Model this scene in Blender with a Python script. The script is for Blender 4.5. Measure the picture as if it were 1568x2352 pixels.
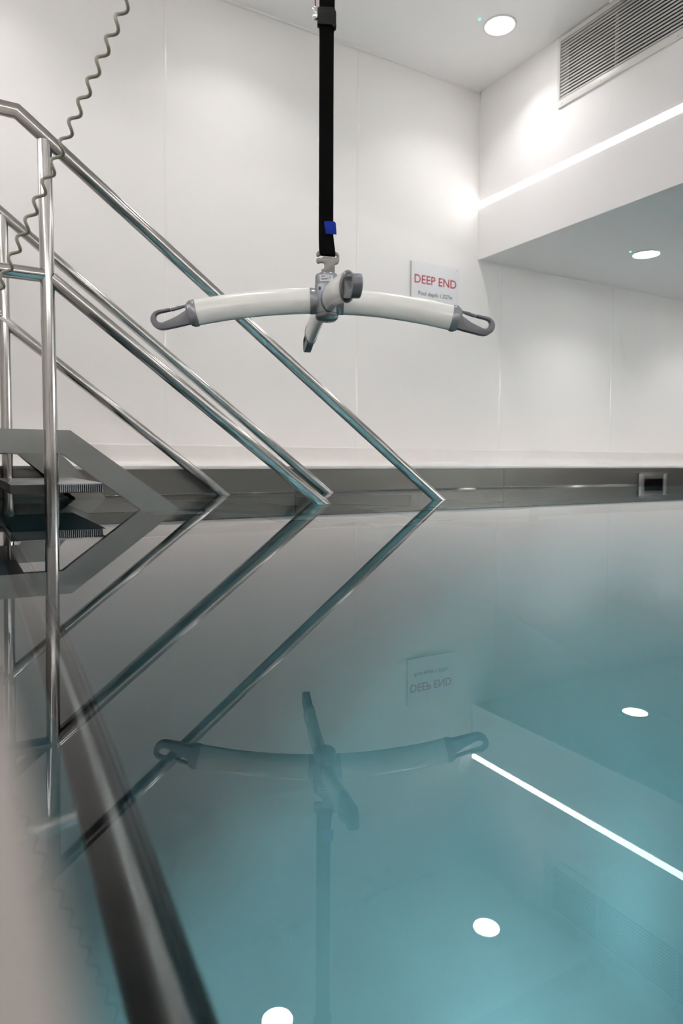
import bpy, bmesh, math, random
from mathutils import Vector, Matrix

random.seed(4)
for o in list(bpy.data.objects):
    bpy.data.objects.remove(o, do_unlink=True)
S = bpy.context.scene
COL = S.collection

# ------------------------------------------------------------------ camera
cam_d = bpy.data.cameras.new('camera')
cam = bpy.data.objects.new('camera', cam_d)
COL.objects.link(cam)
_r = Vector((0.86705647, -0.49818102, 0.0053617))
_u = Vector((0.01644753, 0.03937875, 0.99908898))
_w = Vector((0.49793831, 0.86617838, -0.04233745))
CAMZ = 0.162
cam.matrix_world = Matrix(((_r.x, _u.x, -_w.x, 0.0), (_r.y, _u.y, -_w.y, 0.0), (_r.z, _u.z, -_w.z, CAMZ), (0, 0, 0, 1)))
cam_d.sensor_fit = 'VERTICAL'
cam_d.sensor_height = 36.0
cam_d.sensor_width = 24.0
cam_d.lens = 1539.18 * 36.0 / 2352.0
cam_d.shift_y = -55.416 / 2352.0
cam_d.clip_start = 0.002
cam_d.dof.use_dof = True
cam_d.dof.focus_distance = 1.75
cam_d.dof.aperture_fstop = 4.0
S.camera = cam

# ------------------------------------------------------------------ world, exposure
wd = bpy.data.worlds.new('world'); S.world = wd
wd.use_nodes = True
wd.node_tree.nodes['Background'].inputs[0].default_value = (0.5, 0.5, 0.5, 1)
wd.node_tree.nodes['Background'].inputs[1].default_value = 0.0
vs = S.view_settings
vs.view_transform = 'Standard'; vs.look = 'None'; vs.gamma = 1.0; vs.use_curve_mapping = False
vs.exposure = 0.78
S.cycles.max_bounces = 9
S.cycles.diffuse_bounces = 4
S.cycles.glossy_bounces = 4
S.cycles.transmission_bounces = 4
S.cycles.use_light_tree = False
S.cycles.use_adaptive_sampling = True
S.cycles.adaptive_threshold = 0.14
S.cycles.adaptive_min_samples = 16
S.cycles.sample_clamp_indirect = 0.0
S.cycles.use_denoising = True
S.cycles.caustics_refractive = True
S.cycles.caustics_reflective = False

LAMP_W = 2.0          # each recessed downlight, watts
LENS_E = 13.0         # its lens, as seen
STRIP_E = 6.5        # recessed LED strip

# ------------------------------------------------------------------ room numbers (metres, water surface at z = 0)
D = 3.3686            # far wall
B = 2.9459            # bulkhead face
ZC = 2.5095           # ceiling
ZS = 1.7995           # LED strip centre
ZB = 1.4542           # bulkhead underside
YP = 2.9347           # far pool side
ZT = 0.1284           # pool coping
ZR = 0.2325           # skirting top
XL = 0.006            # near-left pool side (camera stands on its coping)
X0, X1, Y0 = -1.7, 6.2, -2.7
POOL_Y0 = -1.6
FX_SK0 = 3.996
POOL_X1 = 5.9
ZF = -1.327           # tank floor

# ------------------------------------------------------------------ materials
def new_mat(name):
    m = bpy.data.materials.new(name); m.use_nodes = True
    nt = m.node_tree
    return m, nt, nt.nodes['Principled BSDF']

def pmat(name, col, rough=0.5, metal=0.0, noise=0.0, scale=8.0, bump=0.0, stretch=None, spec=None, coat=0.0, rough_var=0.0):
    m, nt, b = new_mat(name)
    b.inputs['Base Color'].default_value = (*col, 1)
    b.inputs['Roughness'].default_value = rough
    b.inputs['Metallic'].default_value = metal
    if spec is not None: b.inputs['Specular IOR Level'].default_value = spec
    if coat: b.inputs['Coat Weight'].default_value = coat; b.inputs['Coat Roughness'].default_value = 0.08
    tc = nt.nodes.new('ShaderNodeTexCoord')
    mp = nt.nodes.new('ShaderNodeMapping')
    if stretch: mp.inputs['Scale'].default_value = stretch
    nz = nt.nodes.new('ShaderNodeTexNoise')
    nz.inputs['Scale'].default_value = scale; nz.inputs['Detail'].default_value = 4
    nt.links.new(tc.outputs['Object'], mp.inputs['Vector'])
    nt.links.new(mp.outputs['Vector'], nz.inputs['Vector'])
    if noise > 0:
        mx = nt.nodes.new('ShaderNodeMix'); mx.data_type = 'RGBA'
        mx.inputs[6].default_value = (*[c * (1 - noise) for c in col], 1)
        mx.inputs[7].default_value = (*[min(1, c * (1 + noise)) for c in col], 1)
        nt.links.new(nz.outputs['Fac'], mx.inputs[0])
        nt.links.new(mx.outputs[2], b.inputs['Base Color'])
    if rough_var > 0:
        mr = nt.nodes.new('ShaderNodeMapRange')
        mr.inputs[3].default_value = max(0.02, rough - rough_var); mr.inputs[4].default_value = rough + rough_var
        nt.links.new(nz.outputs['Fac'], mr.inputs[0]); nt.links.new(mr.outputs[0], b.inputs['Roughness'])
    if bump > 0:
        bp = nt.nodes.new('ShaderNodeBump'); bp.inputs['Strength'].default_value = bump; bp.inputs['Distance'].default_value = 0.002
        nt.links.new(nz.outputs['Fac'], bp.inputs['Height']); nt.links.new(bp.outputs['Normal'], b.inputs['Normal'])
    return m

def emat(name, col, e):
    m, nt, b = new_mat(name)
    b.inputs['Base Color'].default_value = (*col, 1)
    b.inputs['Emission Color'].default_value = (*col, 1)
    b.inputs['Emission Strength'].default_value = e
    return m

M = {}
M['wall'] = pmat('wall_panel_white', (0.84, 0.815, 0.80), 0.5, noise=0.01, scale=1.5, spec=0.3)
M['joint'] = pmat('joint_strip_white', (0.85, 0.825, 0.81), 0.16)
M['ceiling'] = pmat('ceiling_white', (0.90, 0.88, 0.87), 0.5, noise=0.01, scale=2)
M['bulk'] = pmat('bulkhead_white', (0.85, 0.83, 0.825), 0.55, spec=0.3, noise=0.01, scale=2)
M['skirt'] = pmat('cove_skirting_cream', (0.74, 0.715, 0.69), 0.3, noise=0.04, scale=22, bump=0.05)
M['ledge'] = pmat('coping_cream', (0.74, 0.70, 0.675), 0.42, noise=0.05, scale=14, bump=0.05)
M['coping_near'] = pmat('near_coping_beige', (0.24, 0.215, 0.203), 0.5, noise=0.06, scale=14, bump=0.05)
M['lip'] = pmat('coping_lip_white', (0.80, 0.78, 0.77), 0.3)
M['floor'] = pmat('wet_floor_grey', (0.60, 0.57, 0.55), 0.45, noise=0.08, scale=30)
M['tube'] = pmat('polished_steel_tube', (0.46, 0.445, 0.432), 0.15, 1.0, rough_var=0.04, scale=40)
M['plate'] = pmat('brushed_steel_plate', (0.27, 0.275, 0.27), 0.36, 1.0, noise=0.06, scale=9, rough_var=0.06)
M['band'] = pmat('brushed_steel_band', (0.205, 0.20, 0.185), 0.30, 1.0, noise=0.10, scale=2.2, stretch=(1, 1, 4), rough_var=0.06)
M['frame_steel'] = pmat('skimmer_frame_steel', (0.20, 0.20, 0.195), 0.36, 1.0, noise=0.05, scale=20)
M['wet'] = pmat('wet_waterline', (0.10, 0.11, 0.11), 0.08, spec=0.8)
M['dark'] = pmat('dark_cavity', (0.008, 0.008, 0.008), 0.8, spec=0.0)
M['tray'] = pmat('dark_tray_steel', (0.05, 0.05, 0.05), 0.45, 0.6)
M['tread'] = pmat('grating_steel', (0.40, 0.41, 0.43), 0.35, 1.0, noise=0.08, scale=60)
M['subtube'] = pmat('dark_satin_tube', (0.26, 0.26, 0.26), 0.07, 1.0, rough_var=0.01, scale=30)
M['tank'] = pmat('tank_floor_steel', (0.58, 0.61, 0.63), 0.22, 0.72, noise=0.05, scale=1.3, rough_var=0.02)
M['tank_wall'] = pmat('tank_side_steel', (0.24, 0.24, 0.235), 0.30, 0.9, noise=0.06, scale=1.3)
M['tank_pale'] = pmat('tank_side_pale', (0.78, 0.78, 0.77), 0.45, noise=0.04, scale=1.3)
M['white'] = pmat('white_arm_plastic', (0.70, 0.70, 0.67), 0.22, coat=0.25)
M['grey'] = pmat('silver_grey_paint', (0.21, 0.22, 0.24), 0.30, 0.65, noise=0.03, scale=90)
M['hookgrey'] = pmat('hook_grey_plastic', (0.15, 0.155, 0.17), 0.42, 0.2)
M['cast'] = pmat('cast_steel_hook', (0.20, 0.20, 0.185), 0.45, 0.75, noise=0.06, scale=80, bump=0.1)
M['web'] = pmat('black_webbing', (0.0035, 0.0035, 0.0035), 0.85, bump=0.4, scale=500, spec=0.04)
M['buckle'] = pmat('black_buckle', (0.004, 0.005, 0.005), 0.45, spec=0.2)
M['blue'] = pmat('blue_tape', (0.008, 0.045, 0.50), 0.45, spec=0.25)
M['dotblue'] = pmat('blue_dot', (0.01, 0.02, 0.22), 0.4)
M['red'] = pmat('red_cord', (0.42, 0.012, 0.012), 0.5)
M['chrome'] = pmat('chrome_ferrule', (0.75, 0.76, 0.77), 0.08, 1.0)
M['cord'] = pmat('olive_grey_cord', (0.22, 0.215, 0.165), 0.35)
M['sign'] = pmat('sign_board_white', (0.78, 0.775, 0.80), 0.3)
M['signedge'] = pmat('sign_edge_grey', (0.50, 0.49, 0.48), 0.5)
M['signred'] = pmat('sign_red_print', (0.46, 0.03, 0.045), 0.45)
M['signgrey'] = pmat('sign_dark_print', (0.09, 0.10, 0.10), 0.5)
M['vent'] = pmat('vent_cream', (0.70, 0.68, 0.65), 0.35, noise=0.02, scale=5)
M['slat'] = pmat('vent_slat_grey', (0.60, 0.58, 0.56), 0.4)
M['rail'] = pmat('cream_track', (0.64, 0.61, 0.55), 0.4)
M['label'] = pmat('sticker_silver', (0.62, 0.63, 0.64), 0.4)
M['ink'] = pmat('sticker_ink', (0.05, 0.05, 0.055), 0.5)
M['trimring'] = pmat('downlight_ring_white', (0.75, 0.74, 0.72), 0.35)
M['lens'] = emat('downlight_lens', (1.0, 0.98, 0.96), LENS_E)
M['strip'] = emat('led_strip', (1.0, 0.985, 0.96), STRIP_E)
M['strip_fill'] = emat('added_fill_strip', (1.0, 0.985, 0.97), 21.0)  # for the added out-of-frame strips, stronger than the bulkhead strip
M['led'] = emat('green_led', (0.10, 0.95, 0.50), 1.1)

def water_material():
    m = bpy.data.materials.new('pool_water'); m.use_nodes = True
    nt = m.node_tree; nt.nodes.clear()
    out = nt.nodes.new('ShaderNodeOutputMaterial')
    mix = nt.nodes.new('ShaderNodeMixShader')
    fr = nt.nodes.new('ShaderNodeFresnel'); fr.inputs['IOR'].default_value = 1.333
    rf = nt.nodes.new('ShaderNodeBsdfRefraction'); rf.inputs['IOR'].default_value = 1.333
    rf.inputs['Roughness'].default_value = 0.0
    rf.inputs['Color'].default_value = (1, 1, 1, 1)
    gl = nt.nodes.new('ShaderNodeBsdfGlossy'); gl.inputs['Roughness'].default_value = 0.0
    gl.inputs['Color'].default_value = (1, 1, 1, 1)
    nt.links.new(fr.outputs[0], mix.inputs[0])
    nt.links.new(rf.outputs[0], mix.inputs[1])
    nt.links.new(gl.outputs[0], mix.inputs[2])
    nt.links.new(mix.outputs[0], out.inputs['Surface'])
    va = nt.nodes.new('ShaderNodeVolumeAbsorption')
    va.inputs['Color'].default_value = (0.0, 0.82, 0.92, 1)
    va.inputs['Density'].default_value = 0.33
    nt.links.new(va.outputs[0], out.inputs['Volume'])
    return m
M['water'] = water_material()

# ------------------------------------------------------------------ mesh helpers
def finish(name, bm, mat, parent=None, smooth=True, angle=40):
    bmesh.ops.recalc_face_normals(bm, faces=bm.faces)
    me = bpy.data.meshes.new(name)
    bm.to_mesh(me); bm.free()
    me.materials.append(mat)
    if smooth:
        for p in me.polygons: p.use_smooth = True
        try: me.set_sharp_from_angle(angle=math.radians(angle))
        except Exception: pass
    o = bpy.data.objects.new(name, me)
    COL.objects.link(o)
    if parent is not None: o.parent = parent
    return o

def box(bm, x0, x1, y0, y1, z0, z1, bevel=0.0):
    v = [bm.verts.new(p) for p in ((x0, y0, z0), (x1, y0, z0), (x1, y1, z0), (x0, y1, z0), (x0, y0, z1), (x1, y0, z1), (x1, y1, z1), (x0, y1, z1))]
    fs = [bm.faces.new([v[i] for i in q]) for q in ((0, 3, 2, 1), (4, 5, 6, 7), (0, 1, 5, 4), (1, 2, 6, 5), (2, 3, 7, 6), (3, 0, 4, 7))]
    if bevel > 0:
        es = list({e for f in fs for e in f.edges})
        bmesh.ops.bevel(bm, geom=es, offset=bevel, segments=2, affect='EDGES', profile=0.6)

def boxo(name, mat, parent, x0, x1, y0, y1, z0, z1, bevel=0.0):
    bm = bmesh.new(); box(bm, x0, x1, y0, y1, z0, z1, bevel)
    return finish(name, bm, mat, parent)

def tube(bm, pts, rad, n=20, cap=True, ry=None):
    """mitred tube through pts"""
    pts = [Vector(p) for p in pts]
    d0 = (pts[1] - pts[0]).normalized()
    ref = Vector((0, 0, 1)) if abs(d0.z) < 0.9 else Vector((1, 0, 0))
    a = d0.cross(ref).normalized(); b = a.cross(d0).normalized()
    ry = ry or rad
    ring = [pts[0] + a * (rad * math.cos(t)) + b * (ry * math.sin(t)) for t in [2 * math.pi * i / n for i in range(n)]]
    rings = [ring]
    for k in range(1, len(pts)):
        dp = (pts[k] - pts[k - 1]).normalized()
        if k < len(pts) - 1:
            nn = (dp + (pts[k + 1] - pts[k]).normalized()).normalized()
        else:
            nn = dp
        new = []
        for q in rings[-1]:
            t = (pts[k] - q).dot(nn) / dp.dot(nn)
            new.append(q + dp * t)
        rings.append(new)
    vr = [[bm.verts.new(q) for q in r] for r in rings]
    for r0, r1 in zip(vr, vr[1:]):
        for i in range(n):
            bm.faces.new((r0[i], r0[(i + 1) % n], r1[(i + 1) % n], r1[i]))
    if cap:
        bm.faces.new(vr[0][::-1]); bm.faces.new(vr[-1])

def sweep(bm, frames, n=24, cap=True):
    """frames: list of (centre, axis_a, axis_b, ra, rb) with superellipse option"""
    vr = []
    for c, a, b, ra, rb in frames:
        vr.append([bm.verts.new(c + a * (ra * math.cos(2 * math.pi * i / n)) + b * (rb * math.sin(2 * math.pi * i / n))) for i in range(n)])
    for r0, r1 in zip(vr, vr[1:]):
        for i in range(n):
            bm.faces.new((r0[i], r0[(i + 1) % n], r1[(i + 1) % n], r1[i]))
    if cap:
        bm.faces.new(vr[0][::-1]); bm.faces.new(vr[-1])

def lathe(bm, prof, n=40, c=(0, 0)):
    """prof: list of (r, z)"""
    vr = []
    for r, z in prof:
        if r < 1e-6: vr.append([bm.verts.new((c[0], c[1], z))])
        else: vr.append([bm.verts.new((c[0] + r * math.cos(2 * math.pi * i / n), c[1] + r * math.sin(2 * math.pi * i / n), z)) for i in range(n)])
    for r0, r1 in zip(vr, vr[1:]):
        for i in range(n):
            j = (i + 1) % n
            if len(r0) == 1 and len(r1) == 1: continue
            if len(r0) == 1: bm.faces.new((r0[0], r1[i], r1[j]))
            elif len(r1) == 1: bm.faces.new((r0[i], r0[j], r1[0]))
            else: bm.faces.new((r0[i], r0[j], r1[j], r1[i]))

def extrude_poly(bm, poly, fmap, t, hole=None, bevel=0.0):
    """poly (and hole) in 2D; fmap(a, b, depth) -> 3D; thickness t centred on 0"""
    def loop(pts):
        vs_ = [bm.verts.new(fmap(a, b, -t / 2)) for a, b in pts]
        es = [bm.edges.new((vs_[i], vs_[(i + 1) % len(vs_)])) for i in range(len(vs_))]
        return es
    es = loop(poly)
    if hole: es += loop(hole)
    g = bmesh.ops.triangle_fill(bm, use_beauty=True, use_dissolve=True, edges=es)
    faces = [x for x in g['geom'] if isinstance(x, bmesh.types.BMFace)]
    off = fmap(0, 0, t / 2) - fmap(0, 0, -t / 2)
    g2 = bmesh.ops.extrude_face_region(bm, geom=faces, use_keep_orig=True)
    bmesh.ops.translate(bm, verts=[x for x in g2['geom'] if isinstance(x, bmesh.types.BMVert)], vec=off)
    if bevel > 0:
        bmesh.ops.recalc_face_normals(bm, faces=bm.faces)
        sharp = [e for e in bm.edges if len(e.link_faces) == 2 and e.calc_face_angle(0) > 1.2]
        bmesh.ops.bevel(bm, geom=sharp, offset=bevel, segments=2, affect='EDGES', profile=0.6)

def empty(name, loc, rz=0.0):
    o = bpy.data.objects.new(name, None); COL.objects.link(o)
    o.location = loc; o.rotation_euler = (0, 0, rz); o.empty_display_size = 0.05
    return o

def tag(o, label, cat, group=None):
    o['label'] = label; o['category'] = cat
    if group: o['group'] = group
    return o

def struct(o, label=None, cat=None):
    o['kind'] = 'structure'
    if label: o['label'] = label
    if cat: o['category'] = cat
    return o

def text_mesh(name, body, size, mat, parent, mtx, depth=0.0004, bold=0.0, xscale=1.0):
    cu = bpy.data.curves.new(name, 'FONT'); cu.body = body; cu.size = size
    cu.align_x = 'CENTER'; cu.align_y = 'CENTER'; cu.extrude = depth; cu.offset = bold
    cu.resolution_u = 4
    t = bpy.data.objects.new(name, cu); COL.objects.link(t)
    bpy.context.view_layer.update()
    me = bpy.data.meshes.new_from_object(t.evaluated_get(bpy.context.evaluated_depsgraph_get()))
    bpy.data.objects.remove(t, do_unlink=True)
    me.name = name
    me.transform(Matrix.Diagonal((xscale, 1, 1, 1)))
    me.transform(mtx)
    me.materials.clear(); me.materials.append(mat)
    o = bpy.data.objects.new(name, me); COL.objects.link(o); o.parent = parent
    return o

# ================================================================== the room
def cut_wall(name, mat, x0, x1, y0, y1, z0, z1, label):
    return struct(boxo(name, mat, None, x0, x1, y0, y1, z0, z1), label, 'wall')

TH = 0.12
wall_back = cut_wall('wall_back', M['wall'], X0 - TH, X1 + TH, D + 0.004, D + TH, ZT - 0.2, ZC, 'white clad far wall behind the pool')
wall_left = cut_wall('wall_left', M['wall'], X0 - TH, X0, Y0, D, ZT - 0.2, ZC, 'white side wall left of the pool steps')
wall_right = cut_wall('wall_right', M['wall'], X1, X1 + TH, Y0, D, ZT - 0.2, ZB, 'white end wall under the low soffit')
wall_front = cut_wall('wall_front', M['wall'], X0 - TH, X1 + TH, Y0 - TH, Y0, ZT - 0.2, ZC, 'white wall behind the camera')

# panels of the far wall, each its own piece, with glossy joint strips
seams = [0.921 + 1.112 * k for k in range(-2, 5)]
edges = [X0] + seams + [X1]
for a, b in zip(edges, edges[1:]):
    boxo('panel', M['wall'], wall_back, a + 0.0004, b - 0.0004, D, D + 0.004, ZR, ZC - 0.006)
for s in seams:
    bm = bmesh.new()
    pr = [(-0.008, 0), (-0.005, -0.0009), (0.005, -0.0009), (0.008, 0)]
    zt_ = ZC - 0.006 if s < B else ZB
    a = [bm.verts.new((s + x, D + y, ZR)) for x, y in pr]
    b = [bm.verts.new((s + x, D + y, zt_)) for x, y in pr]
    for i in range(3): bm.faces.new((a[i], a[i + 1], b[i + 1], b[i]))
    bm.faces.new(b); bm.faces.new(a[::-1]); bm.faces.new((a[0], b[0], b[3], a[3]))
    finish('joint_strip', bm, M['joint'], wall_back)

ceiling = struct(boxo('ceiling', M['ceiling'], None, X0 - TH, B + 0.3, Y0 - TH, D + TH, ZC, ZC + TH), 'white flat ceiling over the hoist', 'ceiling')
soffit = struct(boxo('ceiling_lower', M['bulk'], None, B + 0.10, X1 + TH, Y0 - TH, D, ZB, ZB + 0.1), 'low white soffit on the right, under the bulkhead', 'ceiling')

# bulkhead face in two boards, above and below the strip slot, and an inset grille opening
VY1, VZ0, VZ1 = 2.705, 2.160, 2.477
VY0 = 1.30
bulk = struct(boxo('wall_bulkhead', M['bulk'], None, B, B + 0.10, Y0, D, ZB, ZS - 0.018), 'white bulkhead across the room above the soffit', 'wall')
def bpiece(y0, y1, z0, z1): return boxo('board', M['bulk'], bulk, B, B + 0.10, y0, y1, z0, z1)
bpiece(Y0, D, ZS + 0.018, VZ0)
bpiece(Y0, VY0, VZ0, ZC); bpiece(VY1, D, VZ0, ZC); bpiece(VY0, VY1, VZ1, ZC)
boxo('backing', M['bulk'], bulk, B + 0.075, B + 0.10, Y0, D, ZS - 0.0185, ZS + 0.0185)

# trims: far wall and ceiling angle, corner bead
def trim(name, mat, *b): return struct(boxo(name, mat, None, *b), None, None)
t = trim('trim_1', M['joint'], X0, B - 0.012, D - 0.012, D, ZC - 0.010, ZC); t['label'] = 'thin white angle along the ceiling edge'; t['category'] = 'trim'
t = trim('trim_2', M['joint'], B - 0.007, B, D - 0.007, D, ZB, ZC - 0.010); t['label'] = 'thin white bead in the bulkhead corner'; t['category'] = 'trim'

# cove skirting on the far wall
bm = bmesh.new()
prof = [(D - 0.006, ZR), (D - 0.010, ZR - 0.004), (D - 0.012, ZT + 0.05)]
for i in range(1, 7):
    a = math.pi / 2 * i / 6
    prof.append((D - 0.012 - 0.04 * (1 - math.cos(a)), ZT - 0.001 + 0.049 * (1 - math.sin(a))))
prof += [(D, ZT - 0.0), (D, ZR)]
for (y, z) in prof: pass
vr = [[bm.verts.new((x, y, z)) for (y, z) in prof] for x in (X0, X1)]
k = len(prof)
for i in range(k): bm.faces.new((vr[0][i], vr[0][(i + 1) % k], vr[1][(i + 1) % k], vr[1][i]))
bm.faces.new(vr[0]); bm.faces.new(vr[1][::-1])
struct(finish('baseboard_back', bm, M['skirt'], None, angle=25), 'cream coved skirting along the foot of the far wall', 'skirting')

# far ledge and its rounded white lip, then the steel side of the pool
struct(boxo('floor_ledge', M['ledge'], None, X0, X1, YP + 0.02, D, ZT - 0.15, ZT - 0.001), 'cream ledge between pool side and far wall', 'ledge')
bm = bmesh.new(); box(bm, X0, POOL_X1, YP - 0.010, YP + 0.022, ZT - 0.014, ZT + 0.002, 0.004)
struct(finish('trim_3', bm, M['lip'], None), 'rounded white lip along the far pool edge', 'trim')

# left floor with coping at the camera, front floor, right floor
struct(boxo('floor', M['floor'], None, X0, XL - 0.26, Y0, D, ZT - 0.3, ZT - 0.001), 'grey wet-room floor left of the pool', 'floor')
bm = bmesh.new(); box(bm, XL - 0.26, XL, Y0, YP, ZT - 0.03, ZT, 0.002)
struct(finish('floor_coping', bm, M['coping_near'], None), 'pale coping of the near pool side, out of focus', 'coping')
struct(boxo('floor_front', M['floor'], None, XL, X1, Y0, POOL_Y0, ZT - 0.3, ZT), 'grey wet-room floor behind the camera', 'floor')
struct(boxo('floor_right', M['floor'], None, POOL_X1, X1, POOL_Y0, YP, ZT - 0.3, ZT), 'grey floor beyond the right pool end', 'floor')

# pool tank: steel band above and at the water, teal lining below
BZ = -0.30
band_back = struct(boxo('wall_pool_band', M['dark'], None, XL, POOL_X1, YP + 0.004, YP + 0.02, BZ, ZT - 0.014), 'grey brushed steel band at the far waterline', 'pool wall')
pe = [XL, 1.43, 2.785, 4.14, POOL_X1]
SKX0, SKX1, SKZ0, SKZ1 = 4.054, 4.261, -0.10, 0.041
for a, b in zip(pe, pe[1:]):
    if a < SKX0 < b and b > SKX1 or a < SKX0 < b:
        boxo('panel', M['band'], band_back, a + 0.001, b - 0.001, YP, YP + 0.004, BZ, ZT - 0.014)
    else:
        boxo('panel', M['band'], band_back, a + 0.001, b - 0.001, YP, YP + 0.004, BZ, ZT - 0.014)
bl = struct(boxo('wall_pool_band_left', M['band'], None, XL - 0.02, XL, POOL_Y0, YP, BZ, ZT - 0.03), 'brushed steel pool side under the near coping', 'pool wall')
struct(boxo('wall_pool_band_right', M['band'], None, POOL_X1, POOL_X1 + 0.02, POOL_Y0, YP, BZ, ZT - 0.001), 'brushed steel pool side at the right end', 'pool wall')
struct(boxo('wall_pool_band_front', M['band'], None, XL, POOL_X1, POOL_Y0 - 0.02, POOL_Y0, BZ, ZT - 0.001), 'brushed steel pool side behind the camera', 'pool wall')
struct(boxo('wall_pool_back', M['tank_pale'], None, XL, POOL_X1, YP, YP + 0.02, ZF, BZ), 'submerged pale far wall of the pool', 'pool wall')
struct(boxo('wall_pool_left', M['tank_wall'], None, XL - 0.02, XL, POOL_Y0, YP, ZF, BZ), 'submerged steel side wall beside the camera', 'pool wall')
struct(boxo('wall_pool_right', M['tank_pale'], None, POOL_X1, POOL_X1 + 0.02, POOL_Y0, YP, ZF, BZ), 'submerged pale right end wall of the pool', 'pool wall')
struct(boxo('wall_pool_front', M['tank_pale'], None, XL, POOL_X1, POOL_Y0 - 0.02, POOL_Y0, ZF, BZ), 'submerged pale wall behind the camera', 'pool wall')
fp = struct(boxo('floor_pool', M['plate'], None, XL, POOL_X1, POOL_Y0, YP, ZF - 0.05, ZF - 0.003), 'steel floor of the pool', 'pool floor')
fx = [XL, 1.5, 3.0, 4.5, POOL_X1]; fy = [POOL_Y0, -0.35, YP]
for a, b in zip(fx, fx[1:]):
    for c, d in zip(fy, fy[1:]):
        boxo('floor_plate', M['tank'], fp, a + 0.0003, b - 0.0003, c + 0.0003, d - 0.0003, ZF - 0.003, ZF)

# water surface
bm = bmesh.new()
vs_ = [bm.verts.new(p) for p in ((XL, POOL_Y0, 0), (POOL_X1, POOL_Y0, 0), (POOL_X1, YP, 0), (XL, YP, 0))]
bm.faces.new(vs_)
water = finish('pool_water', bm, M['water'], None, smooth=False)
water['kind'] = 'stuff'; water['label'] = 'still teal pool water mirroring the room'; water['category'] = 'water'

bm = bmesh.new()
RM = 0.006
mp_ = [(YP - RM + RM * math.sin(a), RM - RM * math.cos(a)) for a in [math.pi / 2 * i / 5 for i in range(6)]]
va = [bm.verts.new((XL + 0.01, y, z + 0.0004)) for y, z in mp_]; vb_ = [bm.verts.new((FX_SK0, y, z + 0.0004)) for y, z in mp_]
for i in range(5): bm.faces.new((va[i], vb_[i], vb_[i + 1], va[i + 1]))
o = finish('waterline_bead', bm, M['wet'], band_back)

# ================================================================== lamps
def downlight(x, y, z, label, on_ring=True):
    e = empty('downlight', (x, y, z))
    bm = bmesh.new(); lathe(bm, [(0.074, 0.0), (0.074, -0.003), (0.080, -0.007), (0.088, -0.005), (0.090, 0.0)], 48)
    finish('ring', bm, M['trimring'], e)
    bm = bmesh.new(); lathe(bm, [(0.0, -0.0035), (0.060, -0.0032), (0.075, -0.0022)], 48)
    finish('lens', bm, M['lens'], e)
    bm = bmesh.new(); lathe(bm, [(0.0, -0.006), (0.005, -0.005), (0.007, 0.0)], 16, (-0.128, 0.018))
    finish('indicator', bm, M['led'], e)['label'] = 'small green indicator light'
    ld = bpy.data.lights.new('downlight_beam', 'AREA'); ld.shape = 'DISK'; ld.size = 0.145; ld.energy = LAMP_W
    ld.color = (1.0, 0.975, 0.965); ld.spread = math.radians(120)
    lo = bpy.data.objects.new('downlight_beam', ld); COL.objects.link(lo); lo.parent = e
    lo.location = (0, 0, -0.0075)
    tag(e, label, 'downlight', 'recessed round downlights')
    return e
downlight(2.583, 2.806, ZC, 'round white downlight in the high ceiling near the wall grille')
downlight(1.282, 2.814, ZC, 'round ceiling downlight seen only mirrored at the bottom edge of the water')
for (x, y, w_) in ((-0.02, 2.81, 'over the landing of the steps'), (-0.02, 0.9, 'left of the hoist'), (1.28, 0.9, 'beside the hoist'), (2.58, 0.9, 'right of the hoist by the bulkhead'),
                   (-0.02, -1.0, 'behind the camera on the left'), (1.28, -1.0, 'behind the camera in the middle'), (2.58, -1.0, 'behind the camera by the bulkhead')):
    downlight(x, y, ZC, 'round ceiling downlight out of frame, ' + w_)
downlight(3.757, 2.735, ZB, 'round white downlight in the low soffit on the right')
downlight(3.757, 0.9, ZB, 'round soffit downlight out of frame, nearer the camera')
downlight(5.1, 2.735, ZB, 'round soffit downlight out of frame, far right')
downlight(5.1, 0.9, ZB, 'round soffit downlight out of frame, near right')
downlight(3.757, -0.9, ZB, 'added round soffit downlight out of frame, behind the camera')  # unseen extra lamp, added to lift light under the soffit
downlight(5.1, -0.9, ZB, 'added round soffit downlight out of frame, behind the camera at the far right')  # second extra lamp, likewise added to brighten the soffit side

ls = boxo('led_strip_light', M['strip'], None, B - 0.0015, B + 0.070, Y0 + 0.02, D - 0.001, ZS - 0.0175, ZS + 0.0175)
tag(ls, 'glowing white linear light set into the bulkhead', 'strip light')
for b_, l_ in (((X0 + 0.001, X0 + 0.012, Y0 + 0.05, D - 0.02), 'added white fill strip on the left wall, out of frame'),
               ((X0 + 0.05, B - 0.05, Y0 + 0.001, Y0 + 0.012), 'added white fill strip on the wall behind the camera')):
    tag(boxo('led_strip_light', M['strip_fill'], None, *b_, ZS - 0.0175, ZS + 0.0175), l_, 'strip light')  # unseen strips, added to raise ambient and frontal light
tag(boxo('led_strip_light', M['strip_fill'], None, X1 - 0.012, X1 - 0.001, Y0 + 0.05, 1.5, 0.95, 1.02), 'added white fill strip on the right end wall, out of frame', 'strip light')  # unseen strip, added to brighten the soffit, far wall and water

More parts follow.
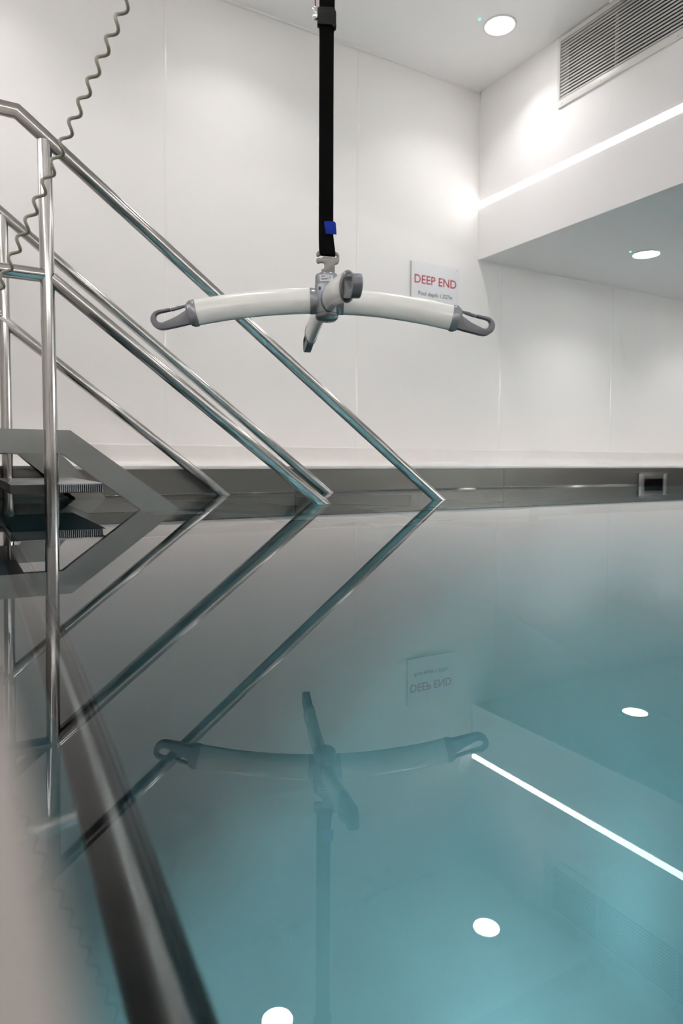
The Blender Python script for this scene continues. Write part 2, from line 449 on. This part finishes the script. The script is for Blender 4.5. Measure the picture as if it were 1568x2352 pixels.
# ================================================================== air grille
ve = empty('air_grille', (B, (VY0 + VY1) / 2, VZ0))
def vparent(o):
    o.parent = ve; o.matrix_parent_inverse = Matrix.Translation((-B, -(VY0 + VY1) / 2, -VZ0)); return o
def vb(name, mat, *b, bevel=0.0): return vparent(boxo(name, mat, None, *b, bevel=bevel))
FW = 0.032
vb('frame_rail', M['vent'], B - 0.010, B + 0.004, VY0 - FW, VY1 + 0.012, VZ0 - 0.041, VZ0, bevel=0.003)
vb('frame_rail', M['vent'], B - 0.010, B + 0.004, VY0 - FW, VY1 + 0.012, VZ1, VZ1 + 0.026, bevel=0.003)
vb('frame_rail', M['vent'], B - 0.010, B + 0.004, VY1, VY1 + 0.018, VZ0, VZ1, bevel=0.003)
vb('frame_rail', M['vent'], B - 0.010, B + 0.004, VY0 - FW, VY0, VZ0, VZ1, bevel=0.003)
vb('dark_back', M['dark'], B + 0.060, B + 0.066, VY0, VY1, VZ0, VZ1)
NS = 18
pitch = (VZ1 - VZ0) / NS
slat_me = None
for i in range(NS):
    zc_ = VZ0 + pitch * (i + 0.62)
    if slat_me is None:
        bm = bmesh.new()
        L2 = (VY1 - VY0) / 2
        pr = [(-0.004, -0.0043), (-0.004, 0.0043), (0.000, 0.0043), (0.000, -0.0043)]
        a = [bm.verts.new((x, -L2, z)) for x, z in pr]; b = [bm.verts.new((x, L2, z)) for x, z in pr]
        for q in range(4): bm.faces.new((a[q], a[(q + 1) % 4], b[(q + 1) % 4], b[q]))
        bm.faces.new(a[::-1]); bm.faces.new(b)
        o = finish('slat', bm, M['slat'], ve, smooth=False); slat_me = o.data
    else:
        o = bpy.data.objects.new('slat', slat_me); COL.objects.link(o); o.parent = ve
    o.location = (0, 0, zc_ - VZ0)
for yy in (2.36, 1.90):
    vb('mullion', M['slat'], B + 0.012, B + 0.030, yy - 0.002, yy + 0.002, VZ0, VZ1)
for yy in (2.69, 2.43, 2.0, 1.55):
    bm = bmesh.new(); tube(bm, [(B - 0.010, yy, VZ0 - 0.024), (B - 0.0125, yy, VZ0 - 0.024)], 0.005, 12)
    vparent(finish('screw', bm, M['vent'], None))
tag(ve, 'cream louvred air grille with dark gaps high on the bulkhead', 'air grille')

# ================================================================== DEEP END sign
SX0, SX1, SZ0, SZ1 = 2.4105, 2.778, 1.078, 1.370
sg = empty('wall_sign', ((SX0 + SX1) / 2, D, SZ0))
inv = Matrix.Translation((-(SX0 + SX1) / 2, -D, -SZ0))
def sp(o): o.parent = sg; o.matrix_parent_inverse = inv; return o
sp(boxo('board', M['sign'], None, SX0, SX1, D - 0.0145, D - 0.012, SZ0, SZ1))
sp(boxo('backing', M['signedge'], None, SX0 + 0.0005, SX1 - 0.0005, D - 0.012, D, SZ0 + 0.0005, SZ1 - 0.0005))
for cx, cz in ((SX0 + 0.016, SZ0 + 0.016), (SX1 - 0.016, SZ0 + 0.016), (SX0 + 0.016, SZ1 - 0.016), (SX1 - 0.016, SZ1 - 0.016)):
    bm = bmesh.new(); tube(bm, [(cx, D - 0.0145, cz), (cx, D - 0.018, cz)], 0.0055, 12)
    sp(finish('screw_cap', bm, M['sign'], None))
RX = Matrix.Rotation(math.radians(90), 4, 'X')
txt = Matrix.Translation(((SX0 + SX1) / 2 - 0.002, D - 0.0146, 1.2625)) @ RX
o = text_mesh('lettering', 'DEEP END', 0.0735, M['signred'], None, txt, bold=0.0006, xscale=0.985); sp(o); o['label'] = 'red words DEEP END'
txt = Matrix.Translation(((SX0 + SX1) / 2 - 0.002, D - 0.0146, 1.180)) @ RX
o = text_mesh('lettering', 'Pool depth 1.327m', 0.0345, M['signgrey'], None, txt, bold=0.0003); sp(o); o['label'] = 'small dark words Pool depth 1.327m'
tag(sg, 'white wall sign reading DEEP END in red', 'sign')

# ================================================================== skimmer inlet
sk = empty('pool_skimmer', (4.15, YP, -0.10))
inv = Matrix.Translation((-4.15, -YP, 0.10))
def kp(o): o.parent = sk; o.matrix_parent_inverse = inv; return o
FX0, FX1, FZ0, FZ1 = 3.998, 4.304, -0.14, 0.083
PY0, PY1 = YP - 0.012, YP - 0.001
kp(boxo('frame_plate', M['frame_steel'], None, FX0, SKX0, PY0, PY1, FZ0, FZ1, 0.001))
kp(boxo('frame_plate', M['frame_steel'], None, SKX1, FX1, PY0, PY1, FZ0, FZ1, 0.001))
kp(boxo('frame_plate', M['frame_steel'], None, SKX0, SKX1, PY0, PY1, SKZ1, FZ1, 0.001))
kp(boxo('frame_plate', M['frame_steel'], None, SKX0, SKX1, PY0, PY1, FZ0, SKZ0, 0.001))
kp(boxo('mouth', M['dark'], None, SKX0, SKX1, PY1 - 0.004, PY1, SKZ0, SKZ1))
kp(boxo('lip_edge', M['band'], None, FX0, FX1 + 0.004, PY0 - 0.004, PY0, FZ1 - 0.006, FZ1 + 0.001, 0.001))
kp(boxo('weir_flap', M['dark'], None, SKX0 + 0.02, SKX1 - 0.06, PY0 + 0.003, PY0 + 0.006, -0.012, 0.010))
tag(sk, 'square steel skimmer inlet with black mouth in the far pool side', 'skimmer')

# ================================================================== steps with two handrails
RT = 0.0207
YN, YF = 2.15, 2.87
def poly_tube(name, pts, r, parent, mat=None):
    bm = bmesh.new(); tube(bm, pts, r, 28); return finish(name, bm, mat or M['tube'], parent, angle=35)

steps = empty('pool_steps', (0.3, (YN + YF) / 2, 0.0))
inv = Matrix.Translation((-0.3, -(YN + YF) / 2, 0))
def stp(o): o.parent = steps; o.matrix_parent_inverse = inv; return o
XLAND = -0.95
def stringer(y, t, xt, zt_, xb, zb_, xw_t, xw_b):
    sl1 = zt_ / (xw_t - xt); sl2 = zb_ / (xw_b - xb)
    zend = -1.20
    poly = [(XLAND, zb_), (xb, zb_), (xb + (zb_ - zend) / sl2, zend), (xt + (zt_ - zend) / sl1, zend), (xt, zt_), (XLAND, zt_)]
    bm = bmesh.new()
    extrude_poly(bm, poly, lambda a, b, d: Vector((a, y + d, b)), t)
    return stp(finish('stringer', bm, M['plate'], None, angle=30))
stringer(YN + 0.005, 0.028, 0.297, 0.245, 0.272, 0.1755, 0.6255, 0.503)
stringer(YF - 0.005, 0.028, 0.297, 0.245, 0.205, 0.1755, 0.530, 0.415)

# treads: steel edge with an open bar grating
def tread(x0, x1, ztop):
    y0, y1 = YN + 0.020, YF - 0.020
    h_ = 0.028
    e = stp(boxo('tread', M['tread'], None, x0, x1, y0, y1, ztop - 0.003, ztop))
    bm = bmesh.new()
    n = int((x1 - x0 - 0.006) / 0.0055)
    for i in range(n):
        xx = x0 + 0.003 + i * 0.0055
        box(bm, xx, xx + 0.0024, y0, y1, ztop - h_ + 0.002, ztop - 0.003)
    g = finish('grating', bm, M['tread'], None, smooth=False); g.parent = e; g['kind'] = 'stuff'
    o = boxo('tray', M['tray'], e, x0, x1, y0 + 0.004, y1, ztop - h_, ztop - h_ + 0.002)
    o = boxo('side_plate', M['tray'], e, x0, x0 + 0.11, y0 - 0.004, y0 - 0.001, ztop - h_, ztop - 0.002)
    return e
for i in range(7):
    tread(0.135 + 0.2133 * i, 0.402 + 0.2133 * i, 0.084 - 0.16 * i)
# landing deck
for i in range(4):
    a = XLAND + 0.01 + i * 0.285
    stp(boxo('deck_plate', M['plate'], None, a, a + 0.281, YN + 0.020, YF - 0.020, 0.232, 0.243))
for y in (YN, YF):
    stp(boxo('foot', M['plate'], None, XLAND, XLAND + 0.05, y - 0.02, y + 0.02, ZT, 0.176))
tag(steps, 'brushed steel pool steps with grated treads and tubular handrails going into the water', 'steps')

def handrail(y, xw_top, z_flat, x_ref, z_ref, xw_mid, xm, zm, z_mid_flat, post_bot, post_top, label):
    s1 = z_ref / (xw_top - x_ref)
    xbend = xw_top - z_flat / s1
    zend = -0.42
    xend = xw_top - zend / s1
    e = stp(poly_tube('handrail', [(XLAND, y, z_flat), (xbend, y, z_flat), (xend, y, zend)], RT, None))
    e['label'] = label
    def hp(o): o.parent = e; return o
    s2 = zm / (xw_mid - xm)
    hp(poly_tube('mid_rail', [(xm - 0.012, y, zm + 0.012 * s2), (xw_mid - zend / s2, y, zend)], RT, None))
    if z_mid_flat: hp(poly_tube('mid_rail', [(XLAND, y, z_mid_flat), (post_top[0] - 0.006, y, z_mid_flat)], RT, None))
    hp(poly_tube('post', [(post_bot[0], y, post_bot[1]), (post_top[0], y, post_top[1] - 0.006)], RT - 0.0008, None))
    hp(poly_tube('post', [(XLAND, y, 0.245), (XLAND, y, z_flat + RT * 0.6)], RT, None))
    hp(poly_tube('post', [(xend - 0.03, y, -1.1), (xend - 0.03, y, zend + 0.02)], RT, None))
handrail(YN, 1.693, 1.145, 0.166, 1.145, 1.158, 0.263, 0.679, 0.694, (0.2505, -0.75), (0.2375, 1.085), 'near polished steel handrail')
handrail(YF, 1.573, 1.135, 0.160, 1.088, 1.043, 0.166, 0.682, 0.70, (0.176, -0.72), (0.166, 1.080), 'far polished steel handrail')

# submerged grab tube along the near pool side, with brackets
gt = empty('grab_tube', (0.10, 0.5, -0.26))
inv = Matrix.Translation((-0.10, -0.5, 0.26))
def gp(o): o.parent = gt; o.matrix_parent_inverse = inv; return o
gp(poly_tube('tube', [(0.10, POOL_Y0 + 0.1, -0.26), (0.10, 2.05, -0.26)], 0.0225, None, M['subtube']))
for yy in (-0.9, 0.56, 1.9):
    gp(poly_tube('bracket', [(XL - 0.001, yy, -0.285), (0.090, yy, -0.272)], 0.006, None, M['chrome']))
tag(gt, 'dark submerged grab tube running under water along the near side', 'grab rail')

# ================================================================== hoist: strap, spreader bar
HUB = Vector((0.664, 1.220, 0.0))
UA = math.atan2(-0.434, 0.901)
VA = math.atan2(0.948, 0.319)

sb = empty('spreader_bar', HUB)
def bp(o): o.parent = sb; return o

def arm(angle, length, sub=True):
    ca, sa = math.cos(angle), math.sin(angle)
    ax = Vector((ca, sa, 0)); la = Vector((-sa, ca, 0)); up = Vector((0, 0, 1))
    k = 0.42
    s_end = length - 0.090
    zf = lambda s: 0.486 - k * s * s * (0.262 / max(s_end, 0.2)) ** 0.8
    def fr(s, ra, rb):
        e = 1e-3
        tg = (ax * (2 * e) + up * (zf(s + e) - zf(s - e))).normalized()
        nb = la.cross(tg); nb = -nb if nb.z < 0 else nb
        return (ax * s + up * zf(s), la, nb, ra, rb), tg, nb
    bm = bmesh.new()
    N = 22
    sweep(bm, [fr(0.030 + (s_end - 0.030) * i / N, 0.0140, 0.0262)[0] for i in range(N + 1)], 32)
    a = bp(finish('arm', bm, M['white'], None, angle=50))
    # inner collar: flared socket on the hub
    bm = bmesh.new()
    sweep(bm, [fr(s, ra, rb)[0] for s, ra, rb in ((0.010, 0.0155, 0.0262), (0.020, 0.0158, 0.0265), (0.0335, 0.0158, 0.0272), (0.0345, 0.0150, 0.0266))], 32)
    o = finish('socket', bm, M['grey'], None, angle=50); bp(o)
    # end collar
    bm = bmesh.new()
    sweep(bm, [fr(s_end + ds, ra, rb)[0] for ds, ra, rb in ((-0.001, 0.0142, 0.0266), (0.001, 0.0150, 0.0280), (0.0085, 0.0148, 0.0275), (0.0105, 0.0138, 0.0260), (0.0150, 0.0128, 0.0235))], 32)
    bp(finish('end_collar', bm, M['grey'], None, angle=50))
    # carabiner hook, traced in its own plane
    (c, _, _, _, _), tg, nb = fr(s_end + 0.012, 1, 1)
    K = 0.000248
    e_, u_, c0 = (-0.984, 0.18), (-0.18, -0.984), (415, 295)
    def loc(p):
        dx, dy = p[0] - c0[0], p[1] - c0[1]
        return ((dx * e_[0] + dy * e_[1]) * K, (dx * u_[0] + dy * u_[1]) * K)
    outer = [(425, 222), (392, 216), (388, 236), (372, 238), (381, 258), (378, 272), (340, 295), (300, 319), (240, 345), (192, 363), (170, 362), (150, 350), (136, 325), (137, 306), (150, 290), (175, 281), (215, 274), (256, 267), (256, 248), (210, 256),
             (160, 263), (130, 275), (108, 298), (97, 328), (100, 358), (115, 386), (140, 406), (175, 418), (220, 414), (330, 393), (455, 368)]
    fm = lambda a, b, d: c + tg * a + nb * b + la * d
    bm = bmesh.new()
    extrude_poly(bm, [loc(p) for p in outer], fm, 0.0165, None, 0.0012)
    h = bp(finish('hook', bm, M['hookgrey'], None, angle=35))
    gate = [(400, 217), (388, 236), (372, 238), (330, 252), (270, 268), (262, 268), (262, 248), (300, 240), (318, 232), (350, 228)]
    bm = bmesh.new()
    extrude_poly(bm, [loc(p) for p in gate], fm, 0.009, None, 0.0006)
    o = finish('gate', bm, M['hookgrey'], None, angle=35); o.parent = h
arm(UA + math.pi, 0.3535)
arm(UA, 0.350)
arm(VA + math.pi, 0.294)
arm(VA - 0.01, 0.312)

bm = bmesh.new()
lathe(bm, [(0.0, 0.4440), (0.008, 0.4440), (0.0175, 0.4455), (0.0225, 0.4500), (0.0240, 0.4560), (0.0240, 0.4585), (0.0232, 0.4592), (0.0232, 0.4600)], 48)
bp(finish('bottom_cap', bm, M['grey'], None))
bm = bmesh.new(); lathe(bm, [(0.0, 0.4437), (0.0025, 0.4437), (0.0025, 0.4442)], 16)
bp(finish('cap_screw', bm, M['dark'], None))
bm = bmesh.new()
lathe(bm, [(0.0, 0.4600), (0.0242, 0.4600), (0.0246, 0.470), (0.0244, 0.5165), (0.0238, 0.5185), (0.0, 0.5185)], 48)
bp(finish('hub', bm, M['grey'], None))
bm = bmesh.new()
lathe(bm, [(0.0, 0.5187), (0.0236, 0.5187), (0.0238, 0.5345), (0.0225, 0.5385), (0.0185, 0.5412), (0.012, 0.5425), (0.0, 0.5430)], 48)
swivel = bp(finish('swivel', bm, M['grey'], None))
# sticker wrapped on the swivel, facing the camera
look = math.atan2(-HUB.y, -HUB.x)
def on_cyl(r, ang, z): return Vector((r * math.cos(ang), r * math.sin(ang), z))
bm = bmesh.new()
NA = 12
a0, a1 = look - 0.62, look + 0.55
va = [(bm.verts.new(on_cyl(0.0240, a0 + (a1 - a0) * i / NA, 0.5205)), bm.verts.new(on_cyl(0.0240, a0 + (a1 - a0) * i / NA, 0.5335))) for i in range(NA + 1)]
for p, q in zip(va, va[1:]): bm.faces.new((p[0], q[0], q[1], p[1]))
st = finish('sticker', bm, M['label'], None); st.parent = swivel
bm = bmesh.new()
for zc_, parts in ((0.5315, ((-0.50, -0.10),)), (0.5296, ((-0.50, -0.12),)), (0.5258, ((-0.50, 0.08), (0.12, 0.2))), (0.5243, ((-0.46, 0.02),))):
    for u0, u1 in parts:
        for i in range(4):
            q0, q1 = look + u0 + (u1 - u0) * i / 4, look + u0 + (u1 - u0) * (i + 1) / 4
            bm.faces.new([bm.verts.new(on_cyl(0.02415, q, z)) for q, z in ((q0, zc_ - 0.0005), (q1, zc_ - 0.0005), (q1, zc_ + 0.0005), (q0, zc_ + 0.0005))])
o = finish('print_lines', bm, M['ink'], None, smooth=False); o.parent = st
# the CE letters of the sticker, drawn as two open rings
bm = bmesh.new()
def arc_letter(cang, bar):
    R0, R1 = 0.0024, 0.0031
    pts = []
    for i in range(13):
        th = math.radians(60 + 240 * i / 12)
        pts.append((th,))
    prev = None
    for (th,) in pts:
        pr = []
        for R in (R0, R1):
            pr.append(bm.verts.new(on_cyl(0.02416, look + cang + R * math.cos(th) / 0.024, 0.5296 + R * math.sin(th))))
        if prev: bm.faces.new((prev[0], prev[1], pr[1], pr[0]))
        prev = pr
    if bar:
        bm.faces.new([bm.verts.new(on_cyl(0.02416, look + cang + x / 0.024, 0.5296 + z)) for x, z in ((-0.0028, -0.0003), (0.0002, -0.0003), (0.0002, 0.0003), (-0.0028, 0.0003))])
arc_letter(0.10, False); arc_letter(0.34, True)
o = finish('print_letters', bm, M['ink'], None, smooth=False); o.parent = st
# blue dot on the hub body
bm = bmesh.new()
dn = look - 0.62
cc = on_cyl(0.0248, dn, 0.5070); tx = Vector((-math.sin(dn), math.cos(dn), 0))
ring = [bm.verts.new(on_cyl(0.0249, dn + 0.0032 * math.cos(2 * math.pi * i / 20) / 0.0249, 0.5070 + 0.0038 * math.sin(2 * math.pi * i / 20))) for i in range(20)]
bm.faces.new(ring)
o = finish('blue_dot', bm, M['dotblue'], None, smooth=False); bp(o)['label'] = 'small dark blue dot'
# cast hook plate above the hub
def hk(p): return ((p[0] / 9.8 - 750 + 690) * 0.000890 + 0.0015, 0.5495 - (p[1] / 9.8 + 560 - 620.5) * 0.000882)
uax = Vector((math.cos(UA), math.sin(UA), 0)); ula = Vector((-math.sin(UA), math.cos(UA), 0))
plate = [(440, 740), (450, 590), (505, 575), (518, 545), (514, 470), (490, 442), (420, 442), (385, 460), (345, 440), (333, 400), (340, 355), (375, 335), (440, 342), (500, 302), (760, 325), (795, 312), (795, 285), (770, 262), (445, 235), (440, 268),
         (380, 300), (340, 295), (333, 250), (350, 205), (400, 170), (430, 163), (765, 195), (812, 214), (850, 268), (850, 395), (820, 450), (750, 478), (745, 740)]
bm = bmesh.new()
extrude_poly(bm, [hk(p) for p in plate], lambda a, b, d: uax * a + Vector((0, 0, b)) + ula * d, 0.0075, None, 0.0011)
bp(finish('hook_plate', bm, M['cast'], None, angle=35))
tag(sb, 'white four-armed hoist spreader bar with grey carabiner hooks hanging above the water', 'spreader bar')

# ---- lifting strap
stp_e = empty('lifting_strap', HUB + Vector((0, 0, 0.578)))
inv_s = Matrix.Translation(-Vector((0, 0, 0.578)))
def wp(o): o.parent = stp_e; o.matrix_parent_inverse = inv_s; return o
def strap_ring(c, hw, z, th, tilt=0.0):
    r = []
    for sx, sy in ((-1, -1), (1, -1), (1, 1), (-1, 1)):
        r.append(uax * (c + sx * hw) + ula * (sy * th) + Vector((0, 0, z - sx * tilt)))
    return r
HT = 2.18
prof = [(0.0010, 0.0160, 0.5778, 0.0045, 0.0010), (0.0010, 0.0163, 0.5795, 0.0062, 0.0010), (0.0004, 0.0162, 0.586, 0.0064, 0.0005), (-0.0008, 0.0156, 0.600, 0.0052, 0), (-0.002, 0.0148, 0.620, 0.0026, 0), (-0.0022, 0.0147, 0.75, 0.0020, 0), (-0.0025, 0.0146, 0.90, 0.0020, 0), (-0.0025, 0.0147, 1.02, 0.0021, 0),
        (-0.0020, 0.0155, 1.03, 0.0022, 0), (-0.0020, 0.0155, 1.09, 0.0022, 0), (-0.002, 0.0148, 1.12, 0.002, 0), (0.0, 0.0148, HT, 0.002, 0)]
bm = bmesh.new()
rs = [[bm.verts.new(q) for q in strap_ring(*p)] for p in prof]
for a, b in zip(rs, rs[1:]):
    for i in range(4): bm.faces.new((a[i], a[(i + 1) % 4], b[(i + 1) % 4], b[i]))
bm.faces.new(rs[0][::-1]); bm.faces.new(rs[-1])
wp(finish('webbing', bm, M['web'], None, angle=30))
def ubox(bm, a0, a1, d0, d1, z0, z1, bev=0.0):
    v0 = len(bm.verts)
    tmp = bmesh.new(); box(tmp, a0, a1, d0, d1, z0, z1, bev)
    mt = Matrix.Rotation(UA, 4, 'Z')
    tmp.transform(mt)
    me = bpy.data.meshes.new('t'); tmp.to_mesh(me); tmp.free(); bm.from_mesh(me); bpy.data.meshes.remove(me)
bm = bmesh.new()
ubox(bm, -0.0215, 0.0165, -0.008, 0.008, 1.033, 1.062, 0.003)
ubox(bm, -0.0205, 0.0145, -0.006, 0.006, 1.058, 1.069, 0.003)
ubox(bm, 0.008, 0.0168, -0.0085, 0.006, 1.029, 1.036, 0.002)
buckle = wp(finish('buckle', bm, M['buckle'], None))
# blue tape flag folded round the strap
bm = bmesh.new()
pr = [(-0.0070, 0.0034, 0.646), (-0.006, -0.0030, 0.6465), (0.0005, -0.0048, 0.6462), (0.009, -0.0060, 0.6455), (0.015, -0.0072, 0.6445), (0.0176, -0.0066, 0.6420)]
lo = [(-0.0040, 0.0034, 0.621), (-0.0030, -0.0030, 0.621), (0.003, -0.0052, 0.6205), (0.010, -0.0066, 0.6195), (0.0165, -0.0076, 0.6185), (0.0190, -0.0070, 0.6185)]
rows = []
for f in (0.0, 0.3, 0.65, 1.0):
    rows.append([uax * (a[0] * (1 - f) + b[0] * f) + ula * ((a[1] * (1 - f) + b[1] * f) - 0.0022 * math.sin(f * math.pi)) + Vector((0, 0, a[2] * (1 - f) + b[2] * f)) for a, b in zip(pr, lo)])
vv = [[bm.verts.new(q) for q in r] for r in rows]
for a, b in zip(vv, vv[1:]):
    for i in range(len(a) - 1): bm.faces.new((a[i], a[i + 1], b[i + 1], b[i]))
g = bmesh.ops.solidify(bm, geom=list(bm.faces), thickness=0.0007)
wp(finish('blue_flag', bm, M['blue'], None, angle=60))['label'] = 'blue tape flag'
tag(stp_e, 'black lifting strap with a blue tape flag and black buckle', 'strap')

# ---- red release cord with chrome ferrule beside the strap
rc = empty('release_cord', HUB + Vector((0, 0, 1.045)))
base = uax * (-0.0256) + ula * (-0.004)
bm = bmesh.new()
lathe(bm, [(0.0, 1.0425), (0.003, 1.0428), (0.0050, 1.0455), (0.0058, 1.050), (0.0058, 1.064), (0.0050, 1.0665), (0.0, 1.0668)], 24, (base.x, base.y))
inv = Matrix.Translation((0, 0, -1.045))
o = finish('ferrule', bm, M['chrome'], None); o.parent = rc; o.matrix_parent_inverse = inv
bm = bmesh.new(); tube(bm, [(base.x, base.y, 1.066), (base.x, base.y, HT)], 0.0013, 10)
o = finish('cord', bm, M['red'], None); o.parent = rc; o.matrix_parent_inverse = inv
tag(rc, 'thin red cord ending in a chrome ferrule beside the black strap', 'cord')

# ---- hoist carriage and tracks (above the frame), one track end shows at the grille
hm = empty('hoist_motor', HUB + Vector((0, 0, HT)))
inv = Matrix.Translation((0, 0, -HT))
def hp2(o): o.parent = hm; o.matrix_parent_inverse = inv; return o
hp2(boxo('housing', M['rail'], None, -0.09, 0.09, -0.22, 0.22, HT, HT + 0.16, 0.02))
hp2(boxo('trolley', M['plate'], None, -0.02, 0.02, -0.12, 0.12, HT + 0.16, HT + 0.195))
tag(hm, 'cream hoist motor box above the strap, out of frame', 'hoist')
def track(name, x0, x1, y0, y1, z0, z1, label):
    e = empty(name, ((x0 + x1) / 2, (y0 + y1) / 2, z0))
    iv = Matrix.Translation((-(x0 + x1) / 2, -(y0 + y1) / 2, -z0))
    def q(o): o.parent = e; o.matrix_parent_inverse = iv; return o
    q(boxo('profile', M['rail'], None, x0, x1, y0, y1, z0, z1, 0.004))
    tag(e, label, 'hoist track', 'ceiling hoist tracks')
    return e, q
TZ = 2.442
track('hoist_track', HUB.x - 0.03, HUB.x + 0.03, -0.4, 2.29, 2.375, 2.44, 'cream traverse track carrying the hoist motor')
track('hoist_track', X0 + 0.05, B - 0.04, -0.33, -0.27, TZ, ZC, 'cream ceiling track behind the camera')
e, q = track('hoist_track', X0 + 0.05, B - 0.10, 2.235, 2.295, TZ, ZC, 'cream ceiling track whose end shows above the air grille')
e2 = q(boxo('end_plate', M['rail'], None, B - 0.10, B - 0.094, 2.215, 2.315, TZ - 0.012, ZC, 0.002))
for yy in (2.23, 2.255, 2.278, 2.30):
    bm = bmesh.new(); tube(bm, [(B - 0.1015, yy, TZ + 0.008), (B - 0.0925, yy, TZ + 0.008)], 0.005, 12)
    q(finish('screw', bm, M['dark'], None))

# ================================================================== coiled cord
def px_ray(x, y):
    d = _w + _r * ((x - 784) / 1539.18) - _u * ((y - 1176 + 55.416) / 1539.18)
    return d
def at_range(x, y, r):
    d = px_ray(x, y); k_ = r / math.hypot(d.x, d.y)
    return Vector((0, 0, CAMZ)) + d * k_
A0 = at_range(301, -20, 1.29)
A1 = at_range(-42, 750, 1.52)
ax_ = (A1 - A0)
LN = ax_.length; ax_.normalize()
side = ax_.cross(Vector((_w.x, _w.y, 0)).normalized()).normalized()
fwd = side.cross(ax_).normalized()
turns = 17.05
RC = 0.0070
bm = bmesh.new()
NP = int(turns * 24)
pts = []
for i in range(NP + 1):
    t_ = i / NP
    th = 2 * math.pi * turns * t_ + 2.1
    pts.append(A0 + ax_ * (LN * t_) + side * (RC * math.cos(th)) + fwd * (RC * math.sin(th)))
tube(bm, pts, 0.0032, 10)
# bring the cord up to the hoist and down to a pendant holder
cc_e = empty('coiled_cord', A1)
inv = Matrix.Translation(-A1)
o = finish('coil', bm, M['cord'], None, angle=80); o.parent = cc_e; o.matrix_parent_inverse = inv
top = HUB + Vector((-0.05, -0.1, HT - 0.004))
bm = bmesh.new()
lead = []
p0 = pts[0]
for i in range(13):
    f = i / 12
    lead.append(p0.lerp(top, f) + Vector((0, 0, -0.10 * math.sin(math.pi * f) * f)))
tube(bm, lead, 0.0031, 10)
o = finish('lead', bm, M['cord'], None, angle=80); o.parent = cc_e; o.matrix_parent_inverse = inv
bm = bmesh.new()
pe_ = pts[-1]
box(bm, pe_.x - 0.03, pe_.x + 0.03, pe_.y - 0.012, pe_.y + 0.012, pe_.z - 0.16, pe_.z + 0.004, 0.008)
o = finish('handset', bm, M['hookgrey'], None); o.parent = cc_e; o.matrix_parent_inverse = inv
tag(cc_e, 'olive grey coiled hoist control cord hanging across the left handrails', 'cord')
